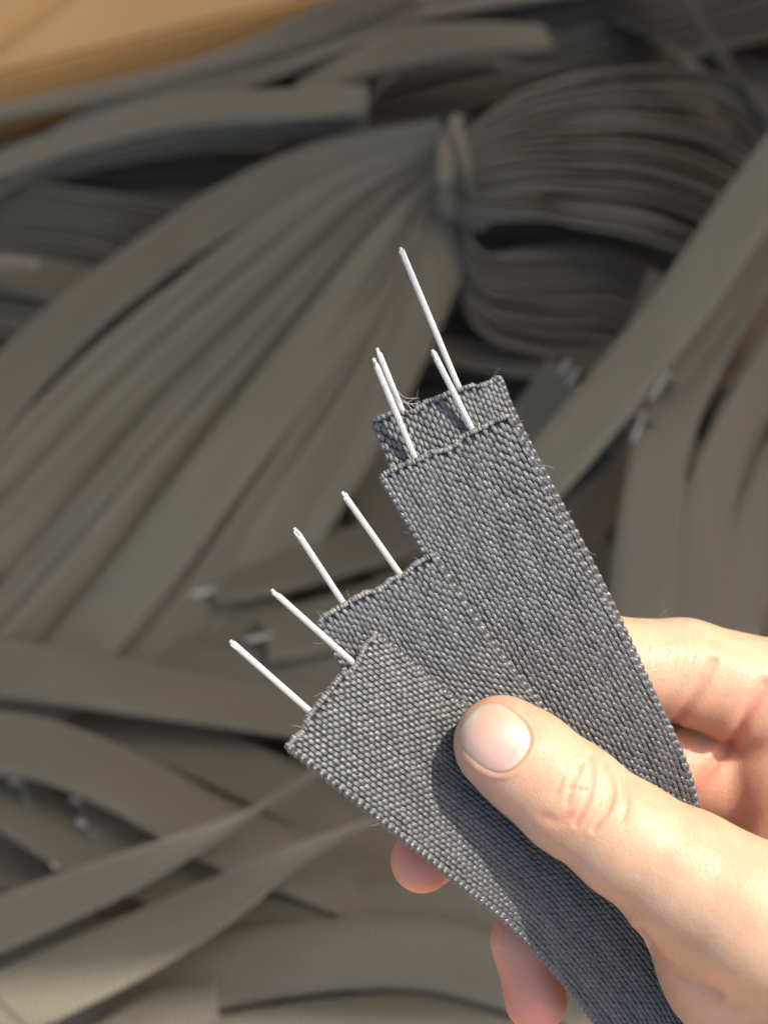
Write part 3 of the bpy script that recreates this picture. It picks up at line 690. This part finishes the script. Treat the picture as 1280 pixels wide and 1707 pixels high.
groove([(1066, 1555), (1100, 1600), (1150, 1636), (1200, 1662)], .8, 7, near, .3, .3)
groove([(1100, 1620), (1140, 1670), (1190, 1715)], .25, 9, near, .2, .1)
groove([(1190, 1105), (1165, 1150), (1135, 1190), (1105, 1225)], .8, 8, far, .4, .35)
groove([(1275, 1140), (1245, 1190), (1222, 1232), (1170, 1300), (1130, 1345)], .9, 9, far, .4, .35)
for q in range(9):       # fine flexion lines of the raised finger
    x = 1060 + 15 * q; groove([(x, 1062), (x + 6, 1085), (x + 2, 1112)], .07, 3, far, .2)
groove([(830, 1585), (838, 1640), (860, 1690)], .3, 6, far & (PY > 1560), .3, .1)
# finger ends redder
for (c, rr) in ((cmm(838, 1240, .2868), 13), (cmm(703, 1436, .3195), 14), (cmm(893, 1667, .317), 13)):
    tone += .38 * np.exp(-(np.linalg.norm(V - c, axis=1) / rr) ** 4)
tone += .50 * np.where((DEP > 296) & (PX < 960), 1, 0)  # extra red on the rear fingers stands in for light glowing through skin
tone += .45 * np.where(far & (PX > 1080), np.clip((PY - 1120) / 120, 0, 1), 0)
tone += .16 * np.sin(V[:, 0] * .6) * np.sin(V[:, 1] * .5 + 1) * np.sin(V[:, 2] * .4)
# thumb nail bed
nO = cmm(819, 1226, .2868)
nA = np.array((-.775, .615, -.02)); nN = np.array((-.10, .20, .97)); nN = unit(nN - nA * (nN @ nA) / (nA @ nA)); nA = unit(nA); nB = np.cross(nA, nN)
HA, HB = 6.3, 6.3
def nail_q(P):
    r = P - nO; e = r @ nA; x = r @ nB
    return ((np.abs(e / HA) ** 2.6 + np.abs(x / HB) ** 2.6) ** (1 / 2.6) - 1) * 7.2, e, x
nq, ne, nxx = nail_q(V); onn = (Nr @ nN > .1) & (DEP < 292)
disp += np.where(onn, -.34 * np.clip(-nq / .6 + .35, 0, 1) + .42 * np.exp(-((nq - .8) / .65) ** 2) * np.clip(.9 - ne / 7, .0, 1), 0)
tone += np.where(onn, .25 * np.exp(-(nq / .8) ** 2), 0)
Vh = V + Nr * (disp * inner)[:, None]
RC = np.stack([c_r, c_u, -c_f])           # camera frame to world
def toworld(P): return CAM + (P / 1000) @ RC
hb = U(1300, 1600, .32)
hand = thing('person', hb, 'bare hand reaching in from the lower right, thumb pressing the fanned straps', 'hand')
mb = MB(); mb.add(toworld(Vh), Q, np.clip(tone, 0, 1)); skin = mb.build('hand', M_SKIN, hand)
# nail plate
gx = np.linspace(-1, 1, 27); X, E = np.meshgrid(gx, gx, indexing='ij')
rr = np.maximum(np.abs(X), np.abs(E)); nrm = (np.abs(X) ** 2.6 + np.abs(E) ** 2.6) ** (1 / 2.6); sc = np.where(nrm > 1e-6, rr / np.maximum(nrm, 1e-6), 1)
xx = X * sc * HB * .99; ee = E * sc * HA * .99
ee = ee + np.where(ee > 0, ee * .04, 0)
P = nO + xx.ravel()[:, None] * nB + ee.ravel()[:, None] * nA + nN * 14
for _ in range(60): P = P - nN * (hand_sdf(P) * .7)[:, None]
edge = (rr.ravel()) ** 6
P = P + nN * (.022 * np.sin(xx.ravel() * 5.3) * np.sin(xx.ravel() * 2.1 + 1) + .16 - .30 * edge * (ee.ravel() < 3) + .12 * (1 - (xx.ravel() / HB) ** 2))[:, None]
mb = MB(); n_ = len(gx); idx = np.arange(n_ * n_).reshape(n_, n_)
q = np.stack([idx[:-1, :-1], idx[1:, :-1], idx[1:, 1:], idx[:-1, 1:]], -1).reshape(-1, 4); ring = np.r_[idx[:, 0], idx[-1, 1:], idx[::-1, -1][1:], idx[0, ::-1][1:]]
m0 = n_ * n_; Vn = np.vstack([P, P - nN * .45])
tn = .85 * np.clip((ee.ravel() - HA * .84) / .6, 0, 1) + .3 * np.clip((-ee.ravel() - HA * .70) / 1.2, 0, 1)
qq = np.vstack([q, q[:, ::-1] + m0, np.stack([ring[:-1], ring[:-1] + m0, ring[1:] + m0, ring[1:]], -1)])
mb.add(toworld(Vn), qq, np.r_[tn, tn]); mb.build('nail', M_NAIL, hand)
# downy hairs along the raised finger
mb = MB()
for q in range(5):
    x = random.uniform(1090, 1270); y = 1022 + max(0, (x - 1120)) * .30 + random.uniform(2, 10)
    a = U(x, y, .325); tipv = c_r * random.uniform(-.002, .003) + c_u * random.uniform(.001, .003)
    P, _ = spline(np.array([a, a + tipv * .6, a + tipv + c_r * .001]), 8); tube(mb, P, np.linspace(2.4e-5, 1.0e-5, 8), 4)
mb.build('fine_hair', M_FIBRE, hand)
